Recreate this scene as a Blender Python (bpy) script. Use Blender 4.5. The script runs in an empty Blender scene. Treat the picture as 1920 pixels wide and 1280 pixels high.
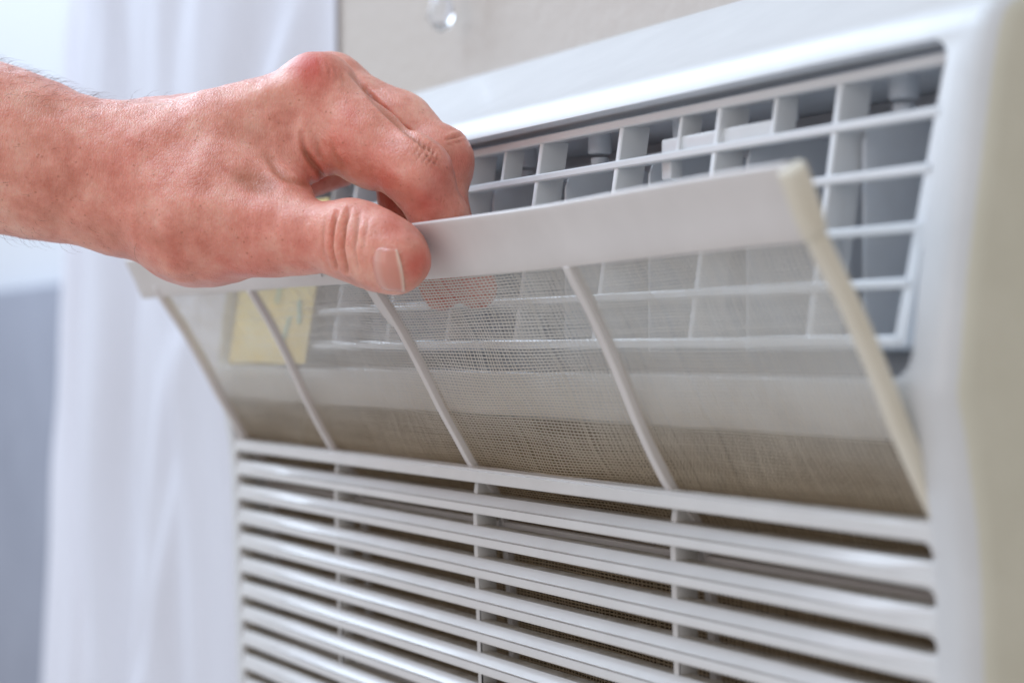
import bpy, bmesh, math, random
import numpy as np
from mathutils import Vector, Matrix, noise as mnoise
random.seed(7); np.random.seed(7)
SC = bpy.context.scene
COL = SC.collection

# ------------------------------------------------------------------ camera
FPX = 3500.0                                  # focal length in pixels of a 1920 px wide frame
CAM = np.array([.4872, -.25, 0.])
TH = math.atan((960 + 930) / FPX); PIT = math.atan(20 / FPX)
FWD = np.array([-math.cos(TH) * math.cos(PIT), math.sin(TH) * math.cos(PIT), math.sin(PIT)])
RGT = np.array([math.sin(TH), math.cos(TH), 0.]); UPV = np.cross(RGT, FWD)
cam = bpy.data.cameras.new('camera'); camo = bpy.data.objects.new('camera', cam); COL.objects.link(camo)
camo.matrix_world = Matrix(((RGT[0], UPV[0], -FWD[0], CAM[0]), (RGT[1], UPV[1], -FWD[1], CAM[1]),
                            (RGT[2], UPV[2], -FWD[2], CAM[2]), (0, 0, 0, 1)))
cam.sensor_width = 36; cam.lens = FPX / 1920 * 36
cam.clip_start = .01; cam.clip_end = 50
cam.dof.use_dof = True; cam.dof.focus_distance = .515; cam.dof.aperture_fstop = 9.0
SC.camera = camo

# ------------------------------------------------------------------ world, lamps, exposure
w = bpy.data.worlds.new('World'); SC.world = w; w.use_nodes = True
w.node_tree.nodes['Background'].inputs[0].default_value = (.96, .965, 1.0, 1)
w.node_tree.nodes['Background'].inputs[1].default_value = .50

def area(name, loc, target, size, size_y, power, colour):
    l = bpy.data.lights.new(name, 'AREA'); l.shape = 'RECTANGLE'; l.size = size; l.size_y = size_y
    l.energy = power; l.color = colour
    o = bpy.data.objects.new(name, l); COL.objects.link(o); o.location = loc
    o.rotation_euler = (Vector(target) - Vector(loc)).to_track_quat('-Z', 'Y').to_euler()
    return o
area('window_light', (-.40, -.70, 1.30), (0, 0, 0), 1.5, 1.0, 14.5, (.62, .79, 1.0))
area('side_window_light', (-1.85, -.50, 1.30), (-.2, .0, 0), 1.4, 1.2, 27, (.68, .82, 1.0))
area('room_light', (1.8, -.7, .25), (.2, .05, 0), .9, .9, 1.8, (1.0, .93, .80))
area('front_light', (.1, -1.7, .3), (0, 0, 0), 1.3, .8, 3.0, (1.0, .86, .84))
SC.view_settings.view_transform = 'Standard'; SC.view_settings.look = 'None'
SC.view_settings.exposure = .20; SC.view_settings.gamma = 1
SC.cycles.max_bounces = 8; SC.cycles.transparent_max_bounces = 24

# ------------------------------------------------------------------ helpers
def campt(px, py, t):
    """a point at depth t (m) along the photograph's sight line, in camera coordinates (right, up, forward)"""
    return np.array([(px - 960) / FPX * t, -(py - 640) / FPX * t, t])
def to_world(P):
    P = np.atleast_2d(P)
    return CAM + P[:, :1] * RGT + P[:, 1:2] * UPV + P[:, 2:3] * FWD

def meta(o, label=None, cat=None, group=None, kind=None):
    if label: o['label'] = label
    if cat: o['category'] = cat
    if group: o['group'] = group
    if kind: o['kind'] = kind
    return o
def empty(name, loc, label, cat):
    o = bpy.data.objects.new(name, None); COL.objects.link(o); o.location = loc
    return meta(o, label, cat)
def obj(name, verts, faces, mats, parent=None, smooth=False, fm=None, angle=None):
    me = bpy.data.meshes.new(name); me.from_pydata([tuple(v) for v in verts], [], [tuple(f) for f in faces]); 
    for m in (mats if isinstance(mats, (list, tuple)) else [mats]): me.materials.append(m)
    if fm is not None: me.polygons.foreach_set('material_index', np.array(fm, dtype=np.int32))
    if smooth: me.polygons.foreach_set('use_smooth', np.ones(len(me.polygons), bool))
    me.update()
    if smooth and angle: me.set_sharp_from_angle(angle=math.radians(angle))
    o = bpy.data.objects.new(name, me); COL.objects.link(o)
    if parent: o.parent = parent; o.matrix_parent_inverse = Matrix.Identity(4); o.location = Vector((0, 0, 0)) - parent_loc(parent)
    return o
def parent_loc(p):
    v = Vector((0, 0, 0))
    while p: v = v + p.location; p = p.parent
    return v
def share(name, me, loc, parent):
    o = bpy.data.objects.new(name, me); COL.objects.link(o); o.parent = parent
    o.location = Vector(loc) - parent_loc(parent); return o
def bake(o, mods, smooth_angle=35):
    """apply modifiers by evaluating"""
    for t, kw in mods:
        m = o.modifiers.new(t.lower(), t)
        for k, v in kw.items(): setattr(m, k, v)
    dg = bpy.context.evaluated_depsgraph_get(); dg.update()
    me = bpy.data.meshes.new_from_object(o.evaluated_get(dg))
    o.modifiers.clear(); old = o.data; o.data = me; me.name = o.name; bpy.data.meshes.remove(old)
    if smooth_angle:
        me.polygons.foreach_set('use_smooth', np.ones(len(me.polygons), bool)); me.set_sharp_from_angle(angle=math.radians(smooth_angle))
    return o
def box(x0, x1, y0, y1, z0, z1):
    v = [(x, y, z) for x in (x0, x1) for y in (y0, y1) for z in (z0, z1)]
    f = [(0, 1, 3, 2), (4, 6, 7, 5), (0, 4, 5, 1), (2, 3, 7, 6), (0, 2, 6, 4), (1, 5, 7, 3)]
    return v, f
def prism(poly, x0, x1, axis=0, segs=1):
    """poly: list of 2-D points, swept along axis"""
    n = len(poly); V = []; F = []
    for i in range(segs + 1):
        x = x0 + (x1 - x0) * i / segs
        for a, b in poly:
            V.append({0: (x, a, b), 1: (a, x, b), 2: (a, b, x)}[axis])
    for i in range(segs):
        for j in range(n):
            k = (j + 1) % n
            F.append((i * n + j, i * n + k, (i + 1) * n + k, (i + 1) * n + j))
    F.append(tuple(range(n - 1, -1, -1))); F.append(tuple(segs * n + j for j in range(n)))
    return V, F
def fixn(o):
    bm = bmesh.new(); bm.from_mesh(o.data); bmesh.ops.recalc_face_normals(bm, faces=bm.faces); bm.to_mesh(o.data); bm.free(); return o
def rrect(cx, cz, hx, hz, r, n=6):
    P = []
    for sx, sz, a0 in ((1, 1, 0), (-1, 1, 90), (-1, -1, 180), (1, -1, 270)):
        for i in range(n + 1):
            a = math.radians(a0 + 90 * i / n); P.append((cx + sx * (hx - r) + r * math.cos(a), cz + sz * (hz - r) + r * math.sin(a)))
    return P
def merge(parts):
    V = []; F = []
    for v, f in parts:
        b = len(V); V += list(v); F += [tuple(i + b for i in q) for q in f]
    return V, F

# ------------------------------------------------------------------ materials
class MT:
    def __init__(s, name):
        s.m = bpy.data.materials.new(name); s.m.use_nodes = True; s.t = s.m.node_tree
        s.b = s.t.nodes['Principled BSDF']; s.out = s.t.nodes['Material Output']
    def n(s, typ, **kw):
        x = s.t.nodes.new(typ)
        for k, v in kw.items():
            if k.startswith('_'): setattr(x, k[1:], v)
            else: x.inputs[k.replace('__', ' ')].default_value = v
        return x
    def l(s, a, b): s.t.links.new(a, b)
    def coord(s, scale=(1, 1, 1)):
        c = s.n('ShaderNodeTexCoord'); m = s.n('ShaderNodeMapping'); m.inputs['Scale'].default_value = scale
        s.l(c.outputs['Object'], m.inputs[0]); return m.outputs[0]
    def ramp(s, src, stops):
        r = s.n('ShaderNodeValToRGB'); e = r.color_ramp.elements
        e[0].position = stops[0][0]; e[0].color = (*stops[0][1], 1); e[1].position = stops[-1][0]; e[1].color = (*stops[-1][1], 1)
        for p, c in stops[1:-1]:
            q = e.new(p); q.color = (*c, 1)
        s.l(src, r.inputs[0]); return r.outputs[0]
    def noise(s, vec, scale, detail=3, rough=.5):
        x = s.n('ShaderNodeTexNoise'); x.inputs['Scale'].default_value = scale; x.inputs['Detail'].default_value = detail
        x.inputs['Roughness'].default_value = rough; s.l(vec, x.inputs['Vector']); return x.outputs[0]
    def bump(s, h, strength, dist, prev=None):
        b = s.n('ShaderNodeBump'); b.inputs['Strength'].default_value = strength; b.inputs['Distance'].default_value = dist
        s.l(h, b.inputs['Height']); 
        if prev is not None: s.l(prev, b.inputs['Normal'])
        return b.outputs[0]
    def set(s, **kw):
        for k, v in kw.items():
            i = s.b.inputs[k.replace('__', ' ')]
            if hasattr(v, 'is_output') or hasattr(v, 'links'): s.l(v, i)
            else: i.default_value = v
        return s

def plastic(name, a, b, rough=.34, dust=None, coat=0.0):
    M = MT(name); v = M.coord()
    n = M.noise(v, 60, 4, .6)
    c = M.ramp(n, [(.35, a), (.7, b)])
    if dust:
        n2 = M.noise(v, 900, 3, .7); n3 = M.noise(v, 150, 2, .5)
        mx = M.n('ShaderNodeMath', _operation='MULTIPLY'); M.l(n2, mx.inputs[0]); M.l(n3, mx.inputs[1])
        f = M.ramp(mx.outputs[0], [(.16, (0, 0, 0)), (.34, (1, 1, 1))])
        k = M.n('ShaderNodeMix', _data_type='RGBA'); M.l(f, k.inputs[0]); M.l(c, k.inputs[6]); k.inputs[7].default_value = (*dust, 1)
        c = k.outputs[2]; nb = M.bump(n2, .5, .0003); M.l(nb, M.b.inputs['Normal'])
    else:
        n4 = M.noise(v, 1400, 2, .5); M.l(M.bump(n4, .06, .0001), M.b.inputs['Normal'])
    M.set(Base__Color=c, Roughness=rough, IOR=1.5, Coat__Weight=coat, Coat__Roughness=.12)
    M.b.inputs['Subsurface Weight'].default_value = .0
    return M.m
white = plastic('white_plastic', (.60, .605, .61), (.64, .645, .65), .38, coat=.14)
slatm = plastic('slat_plastic', (.62, .61, .60), (.66, .65, .64), .27, coat=.4)
dusty = plastic('dusty_plastic', (.50, .46, .40), (.62, .59, .54), .75, dust=(.36, .32, .26))
filtm = plastic('filter_plastic', (.62, .585, .565), (.66, .625, .605), .36)
warm_side = plastic('warm_lit_casing', (.60, .58, .48), (.64, .62, .52), .5)  # casing sides tinted to carry the warm, weaker light falling there
warm_end = plastic('warm_lit_plastic', (.68, .63, .52), (.73, .69, .59), .35)  # yellow tint paints the warm room light on the filter's right end
greyp = plastic('inner_plastic', (.68, .71, .75), (.72, .75, .79), .5)
louvm = plastic('louver_plastic', (.76, .77, .78), (.80, .81, .82), .33, coat=.2)

# ------------------------------------------------------------------ setting: wall
M = MT('painted_wall'); v = M.coord()
n1 = M.noise(v, 140, 3, .5); n2 = M.noise(v, 420, 2, .5)
M.set(Base__Color=M.ramp(M.noise(v, 5, 2), [(.3, (.53, .475, .425)), (.7, (.565, .51, .46))]), Roughness=.75)
M.l(M.bump(n2, .12, .0010, M.bump(n1, .28, .0025)), M.b.inputs['Normal'])
V, F = merge([box(-.70, 1.6, .100, .36, -1.3, 1.5), box(-4.2, -.7002, .300, .36, -1.3, 1.5)])
meta(obj('wall', V, F, M.m), kind='structure')

V, F = box(-4.1, -.71, .288, .2999, .074, 1.4)  # added board; its pale blue-white stands for window light on the wall
M = MT('lit_wall_white'); M.set(Base__Color=(.70, .72, .76, 1), Roughness=.6)
meta(obj('added_lit_wall_board', V, F, M.m), kind='structure')
# grey-blue panel far left
M = MT('panel_fabric'); v = M.coord()
M.set(Base__Color=M.ramp(M.noise(v, 9, 3), [(.3, (.27, .285, .345)), (.7, (.32, .335, .40))]), Roughness=.8)
M.l(M.bump(M.noise(M.coord((30, 1, 400)), 8, 2), .3, .001), M.b.inputs['Normal'])
po = empty('headboard', (-1.95, .28, -1.3), 'soft grey blue padded headboard standing behind the curtain at far left', 'headboard')
V, F = prism(rrect(-1.95, -.41, .90, .482, .012), .255, .298, axis=1)
o = obj('padded_panel', V, F, M.m, po); fixn(o); bake(o, [('BEVEL', dict(width=.003, segments=3, limit_method='ANGLE'))])
for sx in (-2.7, -1.2):
    V, F = box(sx - .02, sx + .02, .26, .295, -1.29, -.893)
    o = obj('leg', V, F, M.m, po)

# ------------------------------------------------------------------ curtain
M = MT('sheer_curtain'); v = M.coord((1, 1, 1))
nt = M.n('ShaderNodeBsdfTranslucent'); nt.inputs[0].default_value = (.90, .90, .95, 1)
mix = M.n('ShaderNodeMixShader'); mix.inputs[0].default_value = .35
weave = M.noise(M.coord((1, 1, .05)), 900, 2)
M.set(Base__Color=M.ramp(weave, [(.3, (.87, .87, .92)), (.7, (.91, .91, .96))]), Roughness=.85)
M.l(M.bump(M.noise(M.coord((1, 1, .12)), 60, 3), .25, .002), M.b.inputs['Normal'])
M.l(M.b.outputs[0], mix.inputs[1]); M.l(nt.outputs[0], mix.inputs[2]); M.l(mix.outputs[0], M.out.inputs[0])
curtm = M.m
def curtain():
    NX, NZ = 420, 130; V = []
    for j in range(NZ + 1):
        z = -.60 + 1.2 * j / NZ
        left = -.744 - .078 * (.22 - z) / .44
        right = -.333
        for i in range(NX + 1):
            u = i / NX
            x = left + (right - left) * u
            # folds: soft vertical pleats that drift and merge as they fall
            ph = x + .018 * math.sin(z * 9 + 1.3) * max(0, min(1, (x + .65) / .2)) + .010 * math.sin(z * 21 + x * 14)
            a = .0042 * (1 - u * .25)
            y = .0815 + a * math.sin(ph * 60) + .5 * a * math.sin(ph * 113 + 1.1 + z * 2) + .0035 * math.sin(ph * 31 + z * 5)
            # one big soft drape bulging near the unit
            s = (x + .545 + .045 * math.sin(z * 16 + 1.9) * math.exp(-((z + .03) / .12) ** 2)) / .006
            y -= .0055 / (1 + math.exp(-s)) * math.exp(-((x + .49) / .11) ** 2)
            for (x0, sl, zz, am, wd) in ((-.70, .10, .0, .0035, .004), (-.655, .02, .0, .003, .003), (-.60, -.12, .1, .003, .004), (-.515, .55, -.10, .0035, .004), (-.47, .30, .15, .003, .005)):
                q = (x - x0 - sl * (z - zz)) / wd; q -= 2.2 * math.sin(z * 13 + x0 * 40); y -= 2.3 * am / (1 + math.exp(-max(-40, min(40, q)))) * math.exp(-max(0, q) / 9)
            e = min(1, max(0, (x + .395) / .058)); y = y + (.0975 - y) * e * e * (3 - 2 * e); V.append((x, min(y, .0985 if e > 0 else .0872), z))
    F = [(j * (NX + 1) + i, j * (NX + 1) + i + 1, (j + 1) * (NX + 1) + i + 1, (j + 1) * (NX + 1) + i) for j in range(NZ) for i in range(NX)]
    o = obj('curtain', V, F, curtm, smooth=True)
    bake(o, [('SOLIDIFY', dict(thickness=.0004))], None)
    meta(o, 'sheer white curtain hanging in soft folds left of the air conditioner', 'curtain')
curtain()

# ------------------------------------------------------------------ crystal drop and brass hook
M = MT('clear_crystal'); M.set(Base__Color=(.97, .98, 1, 1), Roughness=.02, IOR=1.55, Transmission__Weight=.9); crystal = M.m
M = MT('brass'); M.set(Base__Color=(.80, .55, .22, 1), Metallic=1.0, Roughness=.28); brass = M.m
cx, cy, cz = -.200, .088, .1385
cr = empty('crystal_pendant', (cx, cy, cz + .012), 'clear faceted crystal drop hanging from a brass hook on the wall', 'pendant')
V = [(cx, cy, cz - .0075)]; F = []; prof = [(.0035, -.0055), (.0062, -.001), (.0052, .0035), (.0022, .009)]; NS = 8
for i, (r, z) in enumerate(prof):
    for j in range(NS):
        a = 2 * math.pi * (j + .5 * (i % 2)) / NS; V.append((cx + r * math.cos(a), cy + r * math.sin(a), cz + z))
V.append((cx, cy, cz + .0105))
for j in range(NS):
    k = (j + 1) % NS; F.append((0, 1 + k, 1 + j)); b = 1 + (len(prof) - 1) * NS; F.append((b + j, b + k, len(V) - 1))
    for i in range(len(prof) - 1):
        a0, a1 = 1 + i * NS, 1 + (i + 1) * NS
        if i % 2 == 0: F += [(a0 + j, a0 + k, a1 + j), (a0 + k, a1 + k, a1 + j)]
        else: F += [(a0 + j, a0 + k, a1 + k), (a0 + j, a1 + k, a1 + j)]
fixn(obj('crystal_drop', V, F, crystal, cr))
def tube(pts, r, n=8, taper=None):
    pts = [Vector(p) for p in pts]; V = []; F = []
    for i, p in enumerate(pts):
        d = (pts[min(i + 1, len(pts) - 1)] - pts[max(i - 1, 0)]).normalized()
        s = d.orthogonal().normalized() if i == 0 else (s - d * s.dot(d)).normalized()
        b = d.cross(s); rr = r * (taper[i] if taper else 1)
        for j in range(n):
            a = 2 * math.pi * j / n; V.append(p + (s * math.cos(a) + b * math.sin(a)) * rr)
    for i in range(len(pts) - 1):
        for j in range(n):
            k = (j + 1) % n; F.append((i * n + j, i * n + k, (i + 1) * n + k, (i + 1) * n + j))
    F.append(tuple(range(n - 1, -1, -1))); F.append(tuple((len(pts) - 1) * n + j for j in range(n)))
    return V, F
hk = [(cx, cy, cz + .010), (cx + .001, cy, cz + .014), (cx + .006, cy, cz + .0165), (cx + .012, cy, cz + .013), (cx + .0175, cy, cz + .0065), (cx + .019, cy + .004, cz + .007), (cx + .019, cy + .011, cz + .012)]
V, F = tube(hk, .0012); obj('hook', V, F, brass, cr, smooth=True)

# ------------------------------------------------------------------ air conditioner
H = .2008; W = .2125
ac = empty('air_conditioner', (0, .06, -.25), 'white room air conditioner with louvers above and long horizontal slats below', 'air conditioner')
prof = [(-.29, .010), (-.20, .0065), (-.13, .003), (-.08, .0012), (-.045, .0), (-.034, -.001), (-.024, -.0028), (-.0165, -.0040), (-.010, -.0058), (-.0065, -.0060), (-.004, -.0056),
        (.015, -.0036), (.035, -.0003), (.055, .0030), (.0635, .0048), (.0675, .0062), (.0700, .0082), (.0718, .0110), (.0732, .0150), (.0762, .0220), (.083, .0345), (.092, .0505), (.0995, .0630), (.1025, .0680), (.1042, .0725), (.1047, .0770), (.1047, .0995)]
def housing():
    P = [Vector((y, z)) for z, y in prof]           # (Y, Z)
    P += [Vector((.0995, -.29))]
    n = len(P); N = []
    for i in range(n):
        a, b = P[i - 1], P[(i + 1) % n]; d = (b - a).normalized(); N.append(Vector((d.y, -d.x)))   # inward = +Y for upward front
    R = .0062; cols = []
    for s in (-1, 1):
        c = [(s * (W - R + R * math.sin(math.radians(a))), R * (1 - math.cos(math.radians(a)))) for a in (0, 18, 36, 54, 72, 90)]
        cols.append(c)
    seq = list(reversed(cols[0])) + [(x, 0) for x in np.linspace(-W + R, W - R, 9)[1:-1]] + cols[1]
    V = []; F = []
    for x, off in seq:
        for i in range(n):
            q = P[i] + N[i] * off if 0 < i < n - 2 else (P[i] + Vector((off if i == 0 else 0, -off if i == n - 2 else 0)))
            V.append((x, q.x, q.y))
    for k in range(len(seq) - 1):
        for i in range(n):
            j = (i + 1) % n; F.append((k * n + i, k * n + j, (k + 1) * n + j, (k + 1) * n + i))
    F.append(tuple(range(n))); F.append(tuple((len(seq) - 1) * n + i for i in reversed(range(n))))
    o = obj('housing', V, F, white, ac); fixn(o)
    cut = []
    V1, F1 = prism(rrect(-.0025, .0290, .2028, .0345, .006), -.06, .060, axis=1)
    a = obj('cut_a', V1, F1, white); fixn(a)
    V2, F2 = prism(rrect(0, -.1442, H, .1266, .0025), -.06, .040, axis=1)
    b = obj('cut_b', V2, F2, white); fixn(b)
    a.location = b.location = (0, 0, 0)
    bake(o, [('BOOLEAN', dict(object=a, operation='DIFFERENCE', solver='EXACT'))], None)
    bake(o, [('BOOLEAN', dict(object=b, operation='DIFFERENCE', solver='EXACT'))], None)
    for c in (a, b): me = c.data; bpy.data.objects.remove(c); bpy.data.meshes.remove(me)
    bake(o, [('BEVEL', dict(width=.0009, segments=3, limit_method='ANGLE', angle_limit=math.radians(50)))], 40)
    # lower cavity is lined darker inside: assign by depth
    me = o.data; me.materials.append(greyp); me.materials.append(warm_side)
    for p in me.polygons:
        c = p.center
        if abs(c.x) < .205 and c.y > .011 and c.y < .09 and c.z < .072: p.material_index = 1
        if abs(c.x) > W - .0016: p.material_index = 2
    return o
housing()

def faceY(z):
    zz = [p[0] for p in prof[:17]]; yy = [p[1] for p in prof[:17]]; return float(np.interp(z, zz, yy))

# slats
def slat(zt, hgt, top=False):
    """a slat whose upper rear ledge carries dust; ends flare into the frame"""
    xs = [-H - .0012] + [-H + .0034 * (1 - math.cos(math.radians(a))) for a in (0, 20, 40, 60, 75, 90)] + list(np.linspace(-H + .02, H - .02, 13)) + [H - .0034 * (1 - math.cos(math.radians(a))) for a in (90, 75, 60, 40, 20, 0)] + [H + .0012]
    V = []; F = []; FM = []; gap = .0094 - hgt
    for x in xs:
        e = min(1, max(0, (H - abs(x)) / .0034)); fl = (1 - math.sqrt(max(0, 1 - (1 - e) ** 2))) * (gap / 2 + .0001)
        zb = zt - hgt; y0 = faceY(zb)
        # bulging front that fades out towards the ends
        s = min(1, max(0, (H - .004 - abs(x)) / .05)); s = s * s * (3 - 2 * s)
        g = .0008 * s; k = .0021 * s + .0002
        DP = .0034 if top else .0068
        prof2 = [(DP, -hgt + .0012), (.0012, -hgt - fl + .0001), (.0003, -hgt - fl + .00035), (.0, -hgt - fl + .0008),
                 (.0, -hgt + (.0024 if not top else .0033)), (.0001, -hgt + (.0027 if not top else .0036)), (.0002 + g, -hgt + (.0028 if not top else .0038)),
                 (.0002 + g, -hgt + (.0031 if not top else .00385))]
        if not top: prof2 += [(.0001 + g * .25, -hgt + .0032), (.0004 + k, -.0004), (.0006 + k * 1.02, -.0001), (.0009 + k * 1.1, fl * 1.0), (DP, fl * .9 + .0002)]
        else: prof2 += [(.0003 + g, -.0003), (.0006 + k, -.0001), (.0009 + k, fl), (DP, fl * .9 + .0002)]
        for (yy, zz) in prof2: V.append((x, y0 + yy, zt + zz))
    n = len(prof2)
    for i in range(len(xs) - 1):
        for j in range(n):
            k = (j + 1) % n; F.append((i * n + j, i * n + k, (i + 1) * n + k, (i + 1) * n + j)); FM.append(1 if j == n - 2 else 0)
    F.append(tuple(range(n))); FM.append(0); F.append(tuple((len(xs) - 1) * n + j for j in reversed(range(n)))); FM.append(0)
    o = obj('slat', V, F, [slatm, dusty], ac, smooth=True, fm=FM, angle=28); fixn(o)
    return o
slat(-.0337, .0046, top=True)
for k in range(26):
    slat(-.0418 - k * .0094, .0057)
# vertical ribs that tie the slats
RX = [-.1116, -.0058, .1008]
for rx in RX:
    P = [(faceY(z) + .0035 + (.004 * max(0, (-.045 - z) / -.02) if z > -.045 else 0), z) for z in (-.285, -.2, -.12, -.06, -.045, -.038)]
    P = [(y, z) for y, z in P] + [(.0105, -.038), (.0105, -.285)]
    V, F = prism(P, rx - .0012, rx + .0012)
    o = obj('grille_rib', V, F, slatm, ac); fixn(o); bake(o, [('BEVEL', dict(width=.0003, segments=2, limit_method='ANGLE'))])

# evaporator coil behind the filter
M = MT('coil_metal'); v = M.coord()
M.set(Base__Color=M.ramp(M.noise(v, 220, 4, .7), [(.3, (.24, .17, .10)), (.7, (.42, .32, .20))]), Roughness=.65, Metallic=.2)
coil = M.m
parts = [box(x, x + .00035, .0260, .0385, -.268, -.0215) for x in np.arange(-.1975, .198, .0016)]
parts.append(box(-.1985, .1985, .0360, .0388, -.269, -.0212))
V, F = merge(parts); meta(obj('cooling_fins', V, F, coil, ac), kind='stuff')

# louver grille (a removable grid in front of the outlet)
lg = bpy.data.objects.new('louver_grille', None); COL.objects.link(lg); lg.parent = ac; lg.location = Vector((0, 0, .03)) - ac.location
def ly(z): return .0010 + .0091 * (z - .0022) / .0578          # front of the grid leans back with the face
def lx(z): return .1880 + .0055 * (z - .0022) / .0578
BZ = [.0605, .0495, .0378, .0257, .0142, .0022]
for i, z in enumerate(BZ):
    th = .0024 if i in (0, 5) else .0021
    P = [(ly(z) + .0000, z - th / 2 + .0004), (ly(z) + .0004, z - th / 2), (ly(z) + .0050, z - th / 2 + .0003), (ly(z) + .0050, z + th / 2 - .0003), (ly(z) + .0004, z + th / 2), (ly(z), z + th / 2 - .0004)]
    V, F = prism(P, -lx(z), lx(z)); fixn(obj('horizontal_bar', V, F, louvm, lg))
def vbar(x, z0, z1, wd, dep, name='vertical_bar', mat=louvm, lean=0, back=0.0):
    V = []
    for z, xx in ((z0, x), (z1, x + lean)):
        y = ly(z) + .0006 + back
        V += [(xx - wd / 2, y + .0003, z), (xx - wd / 2 + .0003, y, z), (xx + wd / 2 - .0003, y, z), (xx + wd / 2, y + .0003, z), (xx + wd / 2 * .8, y + dep, z), (xx - wd / 2 * .8, y + dep, z)]
    F = [(i, (i + 1) % 6, 6 + (i + 1) % 6, 6 + i) for i in range(6)] + [tuple(range(6)), tuple(range(11, 5, -1))]
    return fixn(obj(name, V, F, mat, lg))
for x in (-.1525, -.1090, -.0650, -.0215, .0222, .0656, .1110, .1575): vbar(x, .0026, .0600, .0019, .0085)
for x in (-.1310, -.0870, -.0435, -.0010, .0930, .1330): vbar(x, .0502, .0598, .0014, .0062, back=.0008)
for s in (-1, 1): vbar(s * lx(.0022), .0012, .0615, .0036, .0065, lean=s * .0055, name='side_bar')
# small latch knob on the right-hand bar
V, F = prism(rrect(.1935, .0235, .0022, .0026, .0012), ly(.024) - .0012, ly(.024) + .003, axis=1)
o = obj('latch', V, F, louvm, lg); fixn(o)

# swing vanes and their linkage inside the outlet
vp = []
pl = []
r = .007
for a in (90, 110, 130, 150, 170, 180): pl.append((.0145 + r + r * math.cos(math.radians(a)), .0525 - r + r * math.sin(math.radians(a))))
pl = [(.054, .0525)] + pl + [(.0145, .0), (.054, .0)]
Vv, Fv = prism(pl, -.0006, .0006)
pinv = [(.0026 * math.cos(a), .0026 * math.sin(a)) for a in np.linspace(0, 2 * math.pi, 13)[:-1]]
Vp, Fp = prism(pinv, .0525, .0556, axis=2)
Vp = [(x, y + .026, z) for x, y, z in Vp]
Vq, Fq = prism([(a * 1.3, b * 1.3) for a, b in pinv], .0566, .0634, axis=2)
Vq = [(x, y + .026, z) for x, y, z in Vq]
proto = obj('swing_vane', *merge([(Vv, Fv), (Vp, Fp), (Vq, Fq)]), greyp, ac); fixn(proto)
bake(proto, [('BEVEL', dict(width=.0004, segments=2, limit_method='ANGLE'))])
vm = proto.data; vxs = [-.191 + .044 * i for i in range(9)]
proto.location = Vector((vxs[0], 0, 0)) - ac.location
for x in vxs[1:]: share('swing_vane', vm, (x, 0, 0), ac)
V, F = box(-.190, .190, .0400, .0440, .0552, .0572); obj('link_rail', V, F, greyp, ac)
V, F = merge([box(.084, .132, .0112, .0150, .0508, .0545), box(.084, .0885, .0112, .0150, .0440, .0508)])
o = obj('link_arm', V, F, louvm, ac); bake(o, [('BEVEL', dict(width=.0006, segments=2))])
V, F = box(.1550, .1568, .0150, .0170, .0410, .0490)
M = MT('dark_gap'); M.set(Base__Color=(.07, .055, .045, 1), Roughness=.8); dark = M.m
obj('vane_clip', V, F, dark, ac)
V, F = box(-.2, .2, .0545, .0590, .0, .060)
obj('outlet_back', V, F, greyp, ac)

# yellow sticker on the left of the outlet
M = MT('yellow_paper'); v = M.coord()
M.set(Base__Color=M.ramp(M.noise(v, 40, 2), [(.35, (.87, .62, .15)), (.75, (.88, .74, .36))]), Roughness=.6); yel = M.m
M = MT('teal_ink'); M.set(Base__Color=(.30, .60, .48, 1), Roughness=.6); teal = M.m
stk = []
Vs = []; Fs = []; nxs = 14
for i in range(nxs + 1):
    x = -.2035 + .078 * i / nxs
    for z in (-.0040, .0545): Vs.append((x, ly(z) - .0022 - .0006 * math.sin(i * .7), z))
for i in range(nxs): Fs.append((2 * i, 2 * i + 2, 2 * i + 3, 2 * i + 1))
o = obj('yellow_sticker', Vs, Fs, yel, ac, smooth=True); bake(o, [('SOLIDIFY', dict(thickness=.0003, offset=0))], 30)
st = o
pp = []
for (x, z, hh, ln) in ((-.160, .018, .012, .003), (-.148, .004, .009, .004), (-.140, .024, .008, .003), (-.1345, .010, .009, -.003), (-.176, .030, .006, .002), (-.168, .044, .008, .003), (-.145, .046, .006, .004), (-.140, .038, .009, -.002)):
    a = ly(z) - .0034; b = ly(z + hh) - .0034
    pp.append(([(x, a, z), (x + .0022, a, z), (x + ln + .0022, b, z + hh), (x + ln, b, z + hh), (x, a + .0002, z), (x + .0022, a + .0002, z), (x + ln + .0022, b + .0002, z + hh), (x + ln, b + .0002, z + hh)],
               [(0, 1, 2, 3), (7, 6, 5, 4), (0, 4, 5, 1), (1, 5, 6, 2), (2, 6, 7, 3), (3, 7, 4, 0)]))
obj('printed_mark', *merge(pp), teal, st)

# ------------------------------------------------------------------ air filter, half pulled out
af = empty('air_filter', (0, .004, -.034), 'white framed mesh air filter half pulled out of the air conditioner by the hand', 'air filter')
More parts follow.
